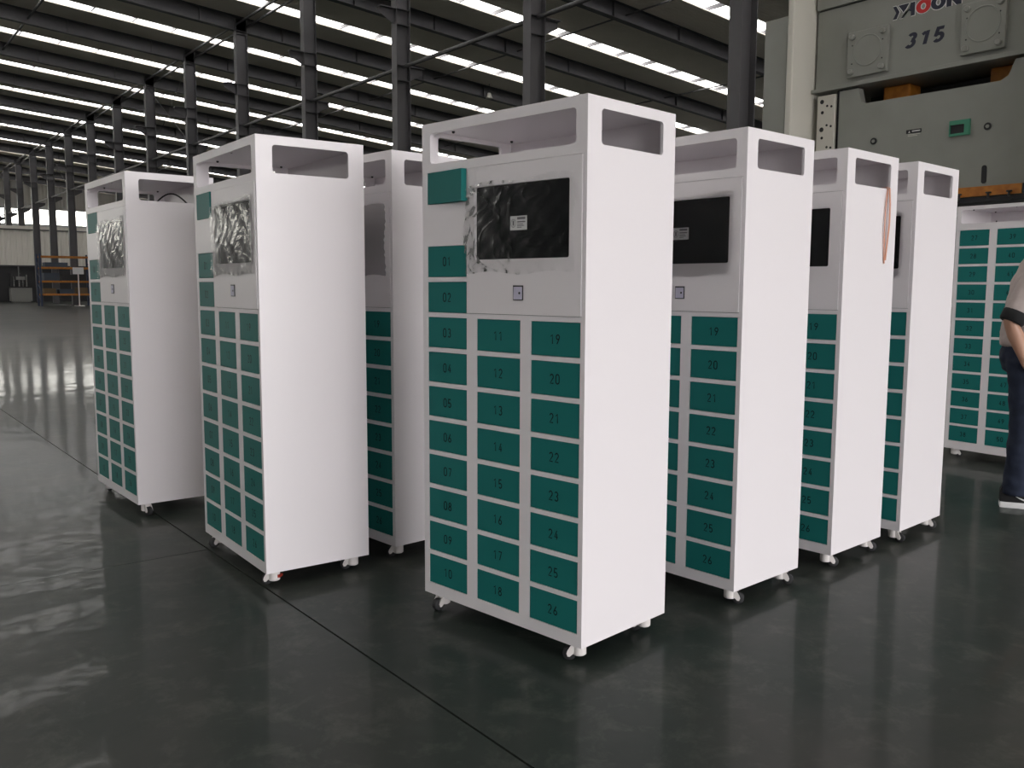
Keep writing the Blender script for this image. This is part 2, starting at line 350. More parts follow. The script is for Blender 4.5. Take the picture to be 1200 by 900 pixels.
# diagonal bracing rods
for i in (5, 9):
    o = thing('cross_brace', f'thin crossed bracing rods between the {ordn[i]} and {ordn[i+1]} columns from the press', 'brace', (D0 - .12, SY(i), 0), 0, 'crossed bracing rods')
    for a, c in ((7.75, 10.9), (10.9, 7.75)): MB().tube([(0 if a < c else .06, .2, a), (0 if a < c else .06, 5.8, c)], .014, 6).obj('rod', M['steel'], o)
# hanging lamp
o = thing('high_bay_lamp', 'small pale lamp hanging from a rafter above the front cabinet', 'lamp', (25.2, SY(4) - .45, 9.98))
MB().tube([(0, 0, .25), (0, 0, zr(25.2) - 9.99)], .01, 6).obj('stem', M['steel'], o)
MB().tube([(0, 0, .0), (0, 0, .1), (0, 0, .25)], [.17, .12, .07], 14).obj('lamp_shade', M['presslight'], o)

# partition with cream sheets
part = struct(link('wall_partition', None), 'cream ribbed partition wall at the far end of the aisle', 'wall')
PY = 80.0
MB().box(2, XR, PY + .1, PY + .3, 0, 2.8).obj('lower_shade_sheet', M['darkmetal'], part)  # dark sheet stands in for the open shaded space below the panels
MB().box(2, XR, PY - .12, PY + .3, 5.62, 5.70).obj('top_rail', M['steel'], part)
MB().box(2, XR, PY - .02, PY + .3, 5.70, 5.95).obj('coping', M['cream'], part)
MB().box(2, XR, PY - .08, PY + .1, 2.74, 2.86).obj('bottom_rail', M['steel'], part)
pb = MB(); prof = []
for k in range(5):
    x = -1 + .4 * k; prof += [(x, 0), (x + .12, 0), (x + .16, -.05), (x + .28, -.05), (x + .32, 0)]
prof += [(.985, 0)]
pb.prism([(a, q + PY) for a, q in prof] + [(.985, PY + .06), (-1, PY + .06)], 'z', 2.86, 5.62)
pm = pb.mesh('cream_panel', M['cream'])
for k in range(18): link('cream_panel', pm, part, (3 + 2 * k, 0, 0))

# ------------------------------------------------------------------ far rack and machines
RX, RY = 12.5, 62.4
rk = thing('pallet_rack', 'orange beamed storage rack in front of the far columns', 'rack', (RX, RY, 0))
for x in (-1.45, 1.45):
    for y in (-.5, .5): MB().box(x - .05, x + .05, y - .05, y + .05, 0, 3.25).obj('upright', M['rackblue'], rk)
    b = MB()
    for k in range(4): b.bar((x, -.45, .3 + .7 * k), (x, .45, .65 + .7 * k), .03)
    b.obj('brace', M['rackblue'], rk)
for z in (.72, 1.53, 2.38, 3.07):
    for y in (-.5, .5): MB().box(-1.4, 1.4, y - .03, y + .03, z - .06, z + .06).obj('beam', M['orange'], rk)
    MB().box(-1.38, 1.38, -.47, .47, z + .01, z + .04).obj('deck', M['darkmetal'], rk)
stock = [(-.95, .762, .7, .35, 'box', 'brown'), (0, .762, .8, .3, 'bluebox', 'blue-grey'), (.95, .762, .6, .4, 'box', 'brown'),
         (-.8, 1.572, .9, .5, 'bluebox', 'blue-grey'), (.35, 1.572, 1.1, .4, 'darkmetal', 'dark metal'), (-.5, 2.422, 1.3, .3, 'bluebox', 'blue-grey')]
lv = {.762: 'lowest', 1.572: 'second', 2.422: 'third'}; plc = lambda x: 'left' if x < -.4 else ('middle' if x < .7 else 'right')
for x, z, w, h_, m, cn in stock:
    o = thing('stock_crate', f'{cn} crate at the {plc(x)} of the {lv[z]} shelf of the orange rack', 'crate', (RX + x, RY, z), 0, 'crates on the orange rack')
    b = MB(); b.box(-w / 2, w / 2, -.4, .4, 0, .05)
    for sy in (-.4, .37): b.box(-w / 2, w / 2, sy, sy + .03, .05, h_)
    for sx in (-w / 2, w / 2 - .03): b.box(sx, sx + .03, -.37, .37, .05, h_)
    b.obj('crate_shell', M[m], o)
    MB().box(-w / 2 + .04, w / 2 - .04, -.36, .36, .06, h_ - .05).obj('contents', M['darkmetal'], o)
o = thing('notice_board', 'small white notice on a post before the orange rack', 'sign', (13.1, 61.4, 0))
MB().box(-.03, .03, -.03, .03, 0, 2.2).obj('post', M['caster'], o); MB().box(-.32, .32, -.04, -.03, 2.0, 2.42).obj('board', M['paper'], o); MB().box(-.25, .25, -.25, .25, 0, .04).obj('foot', M['caster'], o)
o = thing('draped_sheet', 'white sheet hanging on a stand beside the orange rack', 'sheet', (14.1, 60.6, 0))
b = MB(); n = 14
for zi, (z, w, d) in enumerate(((3.3, .06, .05), (2.9, .13, .08), (2.3, .24, .12), (1.9, .3, .13), (1.75, .32, .14))):
    for k in range(n):
        t = 2 * math.pi * k / n; q = 1 + .15 * math.sin(5 * t + zi); b.v.append((w * math.cos(t) * q, d * math.sin(t) * q, z))
for zi in range(4):
    for k in range(n): b.f.append((zi * n + k, zi * n + (k + 1) % n, (zi + 1) * n + (k + 1) % n, (zi + 1) * n + k))
b.f.append(tuple(range(n))); b.obj('cloth', M['cloth'], o, smooth=True)
MB().tube([(0, 0, 0), (0, 0, 3.3)], .03, 8).box(-.3, .3, -.3, .3, 0, .03).obj('stand', M['steel'], o)
# machines left of the rack
o = thing('machine_tool', 'grey boxy machine with bright metal fittings, left of the orange rack', 'machine', (12.3, 76.8, 0))
MB().box(-.7, .7, -.5, .5, 0.1, 1.1).box(-.6, .6, -.4, .4, 0, .1).obj('base_cabinet', M['machine'], o)
MB().box(-.75, .75, -.55, .55, 1.1, 1.2).obj('table_top', M['darkmetal'], o)
for x, hh in ((-.45, .7), (-.1, 1.5), (.15, .6), (.4, .9)):
    MB().tube([(x, -.2, 1.2), (x, -.2, 1.2 + hh)], .05, 8).obj('spindle', M['shiny'], o)
MB().box(-.6, .55, .1, .3, 1.2, 2.2).obj('back_board', M['darkmetal'], o); MB().box(-.3, .3, -.28, -.12, 1.7, 1.95).obj('head', M['machine'], o)
for n_, (x, w, hh, lab) in enumerate(((9.9, 1.6, 2.0, 'tall dark machine frame at the photo left edge before the partition'), (7.4, 1.8, 1.4, 'low dark machine bench further left before the partition'))):
    o = thing('dark_machine', lab, 'machine', (x, 77.5, 0))
    for sx in (-w / 2, w / 2 - .12):
        for sy in (-.5, .38): MB().box(sx, sx + .12, sy, sy + .12, 0, hh).obj('leg', M['darkmetal'], o)
    MB().box(-w / 2, w / 2, -.5, .5, hh, hh + .12).obj('top', M['machine'], o); MB().box(-w / 2 + .2, w / 2 - .2, -.3, .4, .3, hh - .3).obj('gear_housing', M['rackblue'], o)

# ------------------------------------------------------------------ locker cabinets
W, D, ZB, ZT_ = .832, .488, .07, 1.92
HW, HD = W / 2, D / 2
COLS = [(.031, .252), (.311, .532), (.587, .810)]
DH, PITCH_R = .1155, .1358
def row_top(k): return 1.4555 - PITCH_R * k           # k = 0 is door 01
doors = [(0, row_top(k), '%02d' % (k + 1)) for k in range(10)] + [(1, row_top(k), '%d' % (k + 9)) for k in range(2, 10)] + [(2, row_top(k), '%d' % (k + 17)) for k in range(2, 10)]
G = .0016
OPEN = (.048, .783, 1.768, 1.883, .014)
def front_mesh(holes): return MB().plate(.012, W - .012, ZB, ZT_, holes, -HD, -HD + .018, lambda a, q, d: (a - HW, d, q)).mesh('front_frame', M['white'])
holesA = [(COLS[c][0] - G, COLS[c][1] + G, t - DH - G, t + G) for c, t, _ in doors] + [(.031 - G, .252 + G, 1.617 - G, 1.735 + G), (.262, .816, 1.203, 1.735), OPEN]
rowsG = [1.722 - .1355 * k + .018 for k in range(12)]
holesG = [(COLS[c][0] - G, COLS[c][1] + G, t - DH - G, t + G) for c in range(3) for t in rowsG] + [(.035, .797, 1.79, 1.893, .014)]
frontA, frontG = front_mesh(holesA), front_mesh(holesG)
def side_mesh(sg):
    x0, x1 = (HW - .012, HW) if sg > 0 else (-HW, -HW + .012)
    return MB().plate(-HD, HD, ZB, ZT_, [(-HD + .071, -HD + .415, 1.768, 1.883, .014)], x0, x1, lambda a, q, d: (d, a, q)).mesh('side_panel', M['white'])
# side panels sit just inside the outer envelope of the front frame edge
sideR, sideL = side_mesh(1), side_mesh(-1)
sideP = MB().box(-HW, -HW + .012, -HD, HD, ZB, ZT_).mesh('side_panel', M['white'])
backm = MB().box(-HW + .012, HW - .012, HD - .012, HD - .001, ZB + .001, ZT_ - .001).mesh('back_panel', M['white'])
topm = MB().box(-HW + .012, HW - .012, -HD + .018, HD - .012, ZT_ - .02, ZT_ - .002).mesh('top_panel', M['white'])
shelfm = MB().box(-HW + .012, HW - .012, -HD + .018, HD - .012, 1.738, 1.752).mesh('shelf', M['white'])
botm = MB().box(-HW + .012, HW - .012, -HD + .018, HD - .012, ZB + .001, ZB + .02).mesh('bottom_panel', M['white'])
SCR = (.298, .760, 1.401, 1.662, .008)
panelm = MB().plate(.264, .814, 1.205, 1.733, [SCR], -HD - .003, -HD + .015, lambda a, q, d: (a - HW, d, q)).mesh('screen_panel', M['white'])
seamm = MB().plate(.2622, .8158, 1.2032, 1.7348, [(.2645, .8135, 1.2055, 1.7325)], -HD + .006, -HD + .014, lambda a, q, d: (a - HW, d, q)).mesh('panel_gasket', M['ink'])
scrm = MB().box(SCR[0] - HW - .004, SCR[1] - HW + .004, -HD + .010, -HD + .014, SCR[2] - .004, SCR[3] + .004).mesh('screen', M['screen'])
doorm = MB().box(-.1105, .1105, 0, .016, -DH / 2, DH / 2).mesh('compartment_door', M['teal'], bevel=.0012)
tdoorm = MB().box(0, .219, 0, .034, -.059, .059).mesh('top_door', M['teal'], bevel=.0012)
# digits
def el(cx, cy, rx, ry, a0, a1, n=10): return [(cx + rx * math.cos(R(a0 + (a1 - a0) * k / n)), cy + ry * math.sin(R(a0 + (a1 - a0) * k / n))) for k in range(n + 1)]
GLYPH = {'0': [el(.25, .72, .22, .25, 0, 180) + el(.25, .25, .22, .22, 180, 360) + [(.47, .72)]], '1': [[(.08, .76), (.30, .95), (.30, .03)]],
         '2': [el(.25, .70, .21, .25, 165, -30) + [(.04, .04), (.48, .04)]], '3': [el(.24, .74, .20, .21, 150, -75), el(.24, .27, .22, .235, 90, -150)],
         '4': [[(.34, .03), (.34, .22)], [(.34, .34), (.34, .62)], [(.36, .95), (.06, .28), (.48, .28)]], '5': [[(.44, .95), (.09, .95), (.06, .50)] + el(.25, .30, .22, .26, 135, -145)],
         '6': [[(.36, .96), (.08, .42)], el(.25, .27, .21, .225, 0, 360, 18)], '7': [[(.03, .95), (.47, .95), (.2, .03)]],
         '8': [el(.25, .74, .18, .19, 0, 360, 16), el(.25, .27, .22, .225, 0, 360, 16)], '9': [[(.14, .03), (.42, .57)], el(.25, .72, .21, .225, 0, 360, 18)]}
def strokes(paths, th):                              # each path becomes one mitred strip: (left points, right points)
    out = []
    for path in paths:
        p = [path[0]]
        for q in path[1:]:
            if math.hypot(q[0] - p[-1][0], q[1] - p[-1][1]) > 1e-4: p.append(q)
        closed = math.hypot(p[0][0] - p[-1][0], p[0][1] - p[-1][1]) < 1e-3
        if closed: p = p[:-1]
        n = len(p); L_, R_ = [], []
        def dirn(a, b_):
            dx, dy = b_[0] - a[0], b_[1] - a[1]; l = math.hypot(dx, dy); return dx / l, dy / l
        for k in range(n):
            d1 = dirn(p[k - 1], p[k]) if (k > 0 or closed) else None; d2 = dirn(p[k], p[(k + 1) % n]) if (k < n - 1 or closed) else None
            d1 = d1 or d2; d2 = d2 or d1
            n1, n2 = (-d1[1], d1[0]), (-d2[1], d2[0]); mx_, my_ = n1[0] + n2[0], n1[1] + n2[1]; q = mx_ * n1[0] + my_ * n1[1]; f = min(th / max(q, .25), th * 1.1)
            L_.append((p[k][0] + mx_ * f / 1, p[k][1] + my_ * f / 1)); R_.append((p[k][0] - mx_ * f / 1, p[k][1] - my_ * f / 1))
            L_[-1] = ((L_[-1][0] + p[k][0]) / 2, (L_[-1][1] + p[k][1]) / 2); R_[-1] = ((R_[-1][0] + p[k][0]) / 2, (R_[-1][1] + p[k][1]) / 2)
        out.append((L_, R_, closed))
    return out
def strip_faces(i0, n, closed): return [(i0 + 2 * k, i0 + 2 * k + 1, i0 + 2 * ((k + 1) % n) + 1, i0 + 2 * ((k + 1) % n)) for k in range(n if closed else n - 1)]
dig = {}
for ch in '0123456789':
    vs, fs = [], []
    for L_, R_, cl in strokes(GLYPH[ch], .125):
        n = len(vs)
        for a, b_ in zip(L_, R_): vs += [((x - .25) * .034, (y - .5) * .034) for x, y in (a, b_)]
        fs += strip_faces(n, len(L_), cl)
    dig[ch] = (vs, fs)
num_cache = {}
def num_mesh(s):
    if s not in num_cache:
        b = MB()
        for k, ch in enumerate(s):
            vs, fs = dig[ch]; n = len(b.v); cx = (k - (len(s) - 1) / 2) * .0265
            b.v += [(x + cx, -.0008, y) for x, y in vs]; b.f += [tuple(n + i for i in f) for f in fs]
        me = bpy.data.meshes.new('number'); me.from_pydata(b.v, [], b.f); me.materials.append(M['digit']); num_cache[s] = me
    return num_cache[s]
lockm = MB().box(.503 - HW, .550 - HW, -HD - .006, -HD - .003, 1.256, 1.308).mesh('card_reader', M['dark'])
lockp = MB().box(.506 - HW, .547 - HW, -HD - .0075, -HD - .006, 1.259, 1.303).mesh('reader_plate', M['reader'])
lockk = MB().tube([(.536 - HW, -HD - .0075, 1.281), (.536 - HW, -HD - .009, 1.281)], .0042, 12).mesh('keyhole', M['dark'])
stk = MB().box(.473 - HW, .554 - HW, -HD + .0088, -HD + .0099, 1.501, 1.550).mesh('sticker', M['paper'])
b = MB()
for k in range(20):
    a0, a1 = 2 * math.pi * k / 20, 2 * math.pi * (k + 1) / 20; i = len(b.v)
    for a in (a0, a1):
        for r_ in (.0125, .0145): b.v.append((.489 - HW + r_ * math.cos(a) * .9, -HD + .0084, 1.525 + r_ * math.sin(a)))
    b.f.append((i, i + 1, i + 3, i + 2))
b.box(.485 - HW, .493 - HW, -HD + .0083, -HD + .0086, 1.517, 1.534)
for z, x1, hh in ((1.5375, .547, .008), (1.527, .547, .0045), (1.520, .536, .0025), (1.5145, .541, .0025), (1.509, .53, .0025)): b.box(.508 - HW, x1 - HW, -HD + .0083, -HD + .0086, z, z + hh)
stkp = b.mesh('sticker_print', M['ink'])
def film_mesh(seed):
    rn = random.Random(seed); nx, nz = 34, 24; b = MB(); ph = [rn.uniform(0, 6) for _ in range(10)]
    for j in range(nz + 1):
        for i in range(nx + 1):
            u, v = i / nx, j / nz; e = min(u, 1 - u, v, 1 - v)
            x = .252 + .532 * u + .006 * math.sin(9 * v + ph[0]) * (abs(u - .5) > .45); z = 1.352 + (.318 + .012 * u) * v + .006 * math.sin(11 * u + ph[1]) * (abs(v - .5) > .45)
            y = .0022 * math.sin(23 * u + 13 * v + ph[2]) + .0018 * math.sin(41 * u - 29 * v + ph[3]) + .0012 * math.sin(67 * v + 31 * u + ph[4]) + rn.uniform(-.0008, .0008)
            y *= .4
            if e < .09: y += 0.0065 * math.sin(60 * (u + v) + ph[5]) * (1 - e / .09)
            b.v.append((x - HW, -HD - .009 + y * .55, z))
    for j in range(nz):
        for i in range(nx): a = j * (nx + 1) + i; b.f.append((a, a + 1, a + nx + 2, a + nx + 1))
    return b.mesh('protective_film', M['film'], smooth=True)
films = [film_mesh(1), film_mesh(5)]
boltm = MB().tube([(0, 0, 0), (0, 0, -.006)], .006, 6).tube([(0, 0, -.005), (0, 0, -.008)], .0035, 6).mesh('bolt', M['dark'])
cstm = MB()
cstm.box(-.03, .03, -.025, .025, .065, .0699)
cstm.tube([(0, 0, .067), (0, 0, .024), (0, 0, .020)], [.025, .025, .020], 20)
for sy in (-.017, .017):
    cstm.prism([(-.012, .066), (-.024, .062), (-.040, .036), (-.043, .026), (-.039, .016), (-.031, .016), (-.018, .028), (-.008, .045)], 'y', sy - .0025, sy + .0025)
cstm = cstm.mesh('caster', M['caster'], smooth=True)
whm = MB().tube([(-.034, -.0115, .024), (-.034, -.0095, .024), (-.034, .0095, .024), (-.034, .0115, .024)], [.020, .024, .024, .020], 20).mesh('wheel', M['rubber'], smooth=True)
axm = MB().tube([(-.034, -.0205, .024), (-.034, .0205, .024)], .004, 8).mesh('axle', M['caster'])
brm = MB().prism([(.018, .05), (.034, .046), (.034, .038), (.018, .034)], 'y', -.014, .014).mesh('brake_pedal', M['red'])
GRP = 'white locker cabinets with teal doors'
def cabinet(label, near, yaw, film=0, sticker=False, ajar=0, caster_rot=(0, 0, 0, 0), brake=False, kind='A', cables=()):
    rz = R(yaw); c, s = math.cos(rz), math.sin(rz)
    lx = HW if kind == 'A' else -HW; ly = -HD
    o = thing('locker_cabinet', label, 'cabinet', (near[0] - (c * lx - s * ly), near[1] - (s * lx + c * ly), 0), rz, GRP)
    link('front_frame', frontA if kind == 'A' else frontG, o); link('side_panel', sideL if kind == 'A' else sideP, o); link('side_panel', sideR, o); link('back_panel', backm, o)
    t = link('top_panel', topm, o); link('shelf', shelfm, o); link('bottom_panel', botm, o)
    for x, y in ((-.34, -.15), (.0, -.2), (.34, -.15), (-.34, .17)): link('bolt', boltm, t, (x, y, ZT_ - .02))
    if kind == 'A':
        for cc, tz, s_ in doors:
            d = link('compartment_door', doorm, o, ((COLS[cc][0] + COLS[cc][1]) / 2 - HW, -HD + .0008, tz - DH / 2)); link('number', num_mesh(s_), d)
        link('top_door', tdoorm, o, (.031 - HW, -HD + .0006, 1.676), (0, 0, R(-ajar)))
        link('screen_panel', panelm, o); link('panel_gasket', seamm, o); sc = link('screen', scrm, o)
        if sticker: q = link('sticker', stk, sc); link('sticker_print', stkp, sc)
        link('protective_film', films[film], o)
        l = link('card_reader', lockm, o); link('reader_plate', lockp, l); link('keyhole', lockk, l)
    else:
        for cc in range(3):
            for k, tz in enumerate(rowsG):
                d = link('compartment_door', doorm, o, ((COLS[cc][0] + COLS[cc][1]) / 2 - HW, -HD + .0008, tz - DH / 2))
                if cc < 2: link('number', num_mesh('%d' % (27 + 12 * cc + k)), d)
        for x in (-.36,): link('bolt', boltm, o, (x, HD - .014, 1.83), (R(90), 0, 0))
        MB().box(-.03, -.026, HD - .016, HD - .0125, 1.755, 1.895).obj('back_seam', M['ink'], o)
    for k, (x, y) in enumerate(((-1, -1), (1, -1), (1, 1), (-1, 1))):
        ca = link('caster', cstm, o, (x * (HW - .055), y * (HD - .055), 0), (0, 0, R(caster_rot[k]) - rz)); link('wheel', whm, ca); link('axle', axm, ca)
        if brake and k == 1: link('brake_pedal', brm, ca)
    for pts in cables: MB().tube(pts, .0045, 8).obj('power_cable', M['dark'], o, smooth=True)
    return o
def arc(p0, p1, hgt, n=14): return [tuple(Vector(p0).lerp(Vector(p1), k / n) + Vector((0, 0, hgt * math.sin(math.pi * k / n)))) for k in range(n + 1)]
# caster swivel angles are absolute headings of local +X (the wheel trails behind it)
CABLE_R = arc((.20, .02, 1.757), (.33, .17, 1.757), .045)
cabinet('nearest tall white locker cabinet in the front centre, its top door ajar', (1.991, 2.1707), -82.61, 0, True, 6, (10, -48, -60, 0), cables=[arc((.22, .10, 1.757), (.33, .16, 1.757), .038)])
cabinet('tall white locker cabinet second from the left, red caster brake, left of the nearest one', (1.4522, 3.5829), -91.62, 1, False, 2.0, (10, -45, -40, 0), brake=True)
cabinet('leftmost tall white locker cabinet, black cable arching in its top opening', (1.3604, 5.1816), -88.78, 1, False, 0, (-100, 105, 95, 0), cables=[arc((.15, -.02, 1.757), (.32, .14, 1.757), .075)])
cabinet('white locker cabinet mostly hidden behind the nearest one, third from the left', (2.1015, 3.6026), -84.52, 0, False, 0, (10, -48, -40, 0), cables=[arc((-.1, .12, 1.757), (.18, .2, 1.757), .05)])
cabinet('white locker cabinet with a label on its screen, directly right of the nearest one', (2.8743, 2.2226), -86.18, 1, True, 0, (100, 125, 120, 120))
cabE = cabinet('white locker cabinet with a copper strap hanging from its side opening', (3.6348, 2.2666), -85.91, 0, False, 0, (100, 130, 120, 120))
cabinet('white locker cabinet at the right end of the front row, nearest the press', (4.2854, 2.2907), -85.56, 1, False, 0, (100, 100, 120, 120))
cabinet('screenless white locker cabinet with doors numbered from 27, behind the person', (6.8905, 3.3586), -93.15, kind='G', caster_rot=(140, 100, 120, 120), cables=[arc((-.12, .1, 1.757), (.1, .18, 1.757), .05)])
# copper strap hanging out of the side opening
ce, se = math.cos(cabE.rotation_euler.z), math.sin(cabE.rotation_euler.z)
st = thing('hanging_strap', 'copper coloured strap looped out of a cabinet side opening', 'strap', (cabE.location.x, cabE.location.y, 0), cabE.rotation_euler.z)
def ribbon(pts, w):
    b = MB()
    for k, p in enumerate(pts):
        for dx, dy in ((-w / 2, 0), (w / 2, 0), (w / 2, .003), (-w / 2, .003)): b.v.append((p[0] + dy * (1 if k >= 0 else 1), p[1] + dx, p[2]))
    for k in range(len(pts) - 1):
        for j in range(4): b.f.append((4 * k + j, 4 * k + (j + 1) % 4, 4 * k + 4 + (j + 1) % 4, 4 * k + 4 + j))
    b.f.append((0, 1, 2, 3)); n = 4 * len(pts); b.f.append((n - 4, n - 3, n - 2, n - 1)); return b
y0 = -HD + .392
ribbon([(HW - .05, y0, 1.760), (HW - .03, y0, 1.775), (HW - .006, y0 + .002, 1.779), (HW + .006, y0, 1.772), (HW + .010, y0 + .004, 1.70), (HW + .012, y0 + .001, 1.60), (HW + .008, y0 - .006, 1.50), (HW + .006, y0 - .012, 1.435)], .012).obj('strap_front', M['strap'], st)
ribbon([(HW - .05, y0 - .01, 1.757), (HW - .03, y0 - .01, 1.772), (HW - .006, y0 - .012, 1.776), (HW + .004, y0 - .014, 1.768), (HW + .006, y0 - .030, 1.68), (HW + .007, y0 - .035, 1.57), (HW + .005, y0 - .024, 1.47), (HW + .004, y0 - .016, 1.42)], .007).obj('strap_back', M['strap'], st)

# ------------------------------------------------------------------ stamping press (front faces -X)
pr = thing('stamping_press', 'huge grey stamping press with maker name and 315 on its crown', 'press', (9.0, 0, 0))
PX = 0.0
def P(name, m, fn, parent=pr, **k):
    b = MB(); fn(b); return b.obj(name, M[m], parent, **k)
P('crown', 'press', lambda b: b.box(0, 2.2, 3.45, 6.05, 3.50, 4.34))
P('crown_top', 'press', lambda b: b.box(-.03, 2.2, 3.45, 6.05, 4.355, 5.4))
P('crown_seam', 'darkmetal', lambda b: b.box(.01, 2.18, 3.46, 6.04, 4.34, 4.355))
P('ledge', 'press', lambda b: b.box(-.06, 2.2, 3.42, 6.07, 3.463, 3.505), bevel=.004)
P('upright', 'presslight', lambda b: b.box(-.41, 2.0, 6.08, 6.16, 0, 5.4), bevel=.015)  # pale paint, raised further to carry the daylight on its near face
P('upright', 'presslight', lambda b: b.box(-.41, 2.0, 2.95, 3.40, 0, 5.4), bevel=.03)
P('electrical_box', 'press', lambda b: b.box(-.39, 1.4, 6.165, 6.47, .2, 4.27), bevel=.01)
P('bed', 'press', lambda b: b.box(-.2, 2.2, 3.42, 6.06, 0, .95)); P('bolster', 'darkmetal', lambda b: b.box(-.1, 2.0, 3.5, 6.0, .95, 1.12))
def lip(y, z, h): return (y, z, h)
hx = hy = 0
def cover(ca, cb, z0, z1, r):                        # Y from ca (left in view) to cb
    o = P('cover_plate', 'press', lambda b: b.box(-.045, 0, cb, ca, z0, z1), bevel=.006)
    yc, zc_ = (ca + cb) / 2, (z0 + z1) / 2 + .02
    b = MB(); n = 40
    for k in range(n):
        a0, a1 = 2 * math.pi * k / n, 2 * math.pi * (k + 1) / n; i = len(b.v)
        for a in (a0, a1):
            for x, rr in ((-.0455, r), (-.051, r - .004), (-.051, r - .012), (-.0455, r - .016)): b.v.append((x, yc + rr * math.cos(a), zc_ + rr * math.sin(a)))
        for j in range(3): b.f.append((i + j, i + j + 1, i + j + 5, i + j + 4))
    b.obj('ring', M['press'], o)
    for sy in (ca - .055, cb + .055):
        for z in (z0 + .055, z1 - .055):
            MB().tube([(-.045, sy, z), (-.07, sy, z), (-.078, sy, z)], [.03, .03, .022], 14).obj('bolt_head', M['press'], o, smooth=True)
        MB().tube([(-.045, sy, z1 - .14), (-.0465, sy, z1 - .14)], .008, 8).obj('bolt_hole', M['dark'], o)
        MB().tube([(-.045, sy, z0 + .14), (-.0465, sy, z0 + .14)], .008, 8).obj('bolt_hole', M['dark'], o)
cover(5.645, 5.19, 3.56, 4.03, .165); cover(4.432, 4.012, 3.56, 4.04, .17)
# guide plate with holes
gp = P('guide_plate', 'presslight', lambda b: b.box(-.03, .1, 5.785, 6.0, 2.2, 3.425), bevel=.004)
P('guide_gap', 'dark', lambda b: b.box(.02, .1, 5.74, 5.785, 2.2, 3.46))
for y, z, r_ in ((5.942, 3.36, .024), (5.876, 3.308, .013), (5.823, 3.296, .013), (5.933, 3.243, .018), (5.936, 3.058, .026), (5.873, 3.099, .013), (5.821, 3.083, .013), (5.928, 2.967, .016), (5.863, 2.86, .014), (5.815, 2.85, .013), (5.936, 2.72, .024), (5.93, 2.6, .016)):
    MB().tube([(-.031, y, z), (-.034, y, z)], r_, 12).obj('plate_hole', M['dark'], gp)
# slide with notch along its top
ys, zs_ = [5.735, 5.505, 5.43, 4.02, 3.92, 3.46], None
b = MB(); b.prism([(5.735, 2.29), (5.735, 3.44), (5.512, 3.44), (5.475, 3.30), (5.43, 3.268), (4.04, 3.262), (3.97, 3.30), (3.915, 3.44), (3.47, 3.44), (3.47, 2.29)], 'x', -.02, .07)
sl = b.obj('slide', M['press'], pr)
P('slide_core', 'darkmetal', lambda b: b.box(.55, 1.6, 3.5, 5.7, 2.29, 3.44))
P('slide_bottom', 'press', lambda b: b.box(.07, .55, 3.5, 5.7, 2.29, 3.2))
for yc in (5.22, 4.10): P('guide_post', 'orange', lambda b: b.box(.26, .5, yc - .13, yc + .17, 3.2, 3.462), bevel=.02)
P('die_clamp_bar', 'orange', lambda b: b.box(-.04, 1.6, 3.78, 5.68, 2.195, 2.288))
P('die_clamp_bar_end', 'dark', lambda b: b.box(-.04, 1.6, 3.50, 3.775, 2.195, 2.288))
P('die_plate', 'dark', lambda b: b.box(-.03, 1.6, 3.6, 5.68, 2.14, 2.193))
for y in (4.351, 4.072, 3.882, 4.62, 4.9):
    P('clamp_knob', 'dark', lambda b: b.tube([(-.06, y, 2.175), (-.06, y, 2.212), (-.06, y, 2.217), (-.06, y, 2.228)], [.012, .012, .026, .026], 10))
gb_ = P('gauge_box', 'green', lambda b: b.plate(4.295, 4.492, 2.797, 2.946, [(4.345, 4.482, 2.82, 2.905)], -.05, -.02, lambda a, q, d: (d, a, q)), sl)
P('gauge_face', 'dark', lambda b: b.box(-.035, -.021, 4.345, 4.482, 2.82, 2.905), gb_)
nt_ = P('warning_tag', 'dark', lambda b: b.box(-.024, -.02, 4.788, 4.948, 2.885, 2.923), sl)
P('tag_lettering', 'vinylwhite', lambda b: (b.prism([(4.925, 2.893), (4.905, 2.893), (4.915, 2.912)], 'x', -.0255, -.024), b.box(-.0255, -.024, 4.80, 4.885, 2.900, 2.911)), nt_)
P('tag_caption', 'presslight', lambda b: (b.box(-.023, -.02, 4.80, 4.93, 2.872, 2.877), b.box(-.023, -.02, 4.83, 4.93, 2.858, 2.863)), nt_)
for y, z in ((5.306, 2.857), (4.131, 2.852)):
    e_ = P('eye_socket', 'dark', lambda b: b.tube([(-.021, y, z), (-.028, y, z)], .036, 16), sl); P('socket_bolt', 'press', lambda b: b.tube([(-.028, y, z), (-.036, y, z)], .018, 6), e_)
P('slot', 'dark', lambda b: b.prism([(4.141 + .024 * math.cos(R(a)), (2.465 if 0 <= a <= 180 else 2.338) + .024 * math.sin(R(a))) for a in list(range(0, 181, 20)) + list(range(181, 360, 20))], 'x', -.024, -.019), sl)
# lettering on the crown: flat vinyl; view left is +Y
def face_poly(b, polys, y_left, z_bot, sx, sz, x):
    for poly in polys:
        i = len(b.v); x -= .00015
        if len(poly) == 3 and isinstance(poly[2], bool):
            for a, c in zip(poly[0], poly[1]): b.v += [(x, y_left - px * sx, z_bot + py * sz) for px, py in (a, c)]
            b.f += strip_faces(i, len(poly[0]), poly[2])
        else:
            b.v += [(x, y_left - px * sx, z_bot + py * sz) for px, py in poly]; b.f.append(tuple(range(i, i + len(poly))))
def ring_path(cx, cy, rx, ry, n=22): return [(cx + rx * math.cos(2 * math.pi * k / n), cy + ry * math.sin(2 * math.pi * k / n)) for k in range(n + 1)]
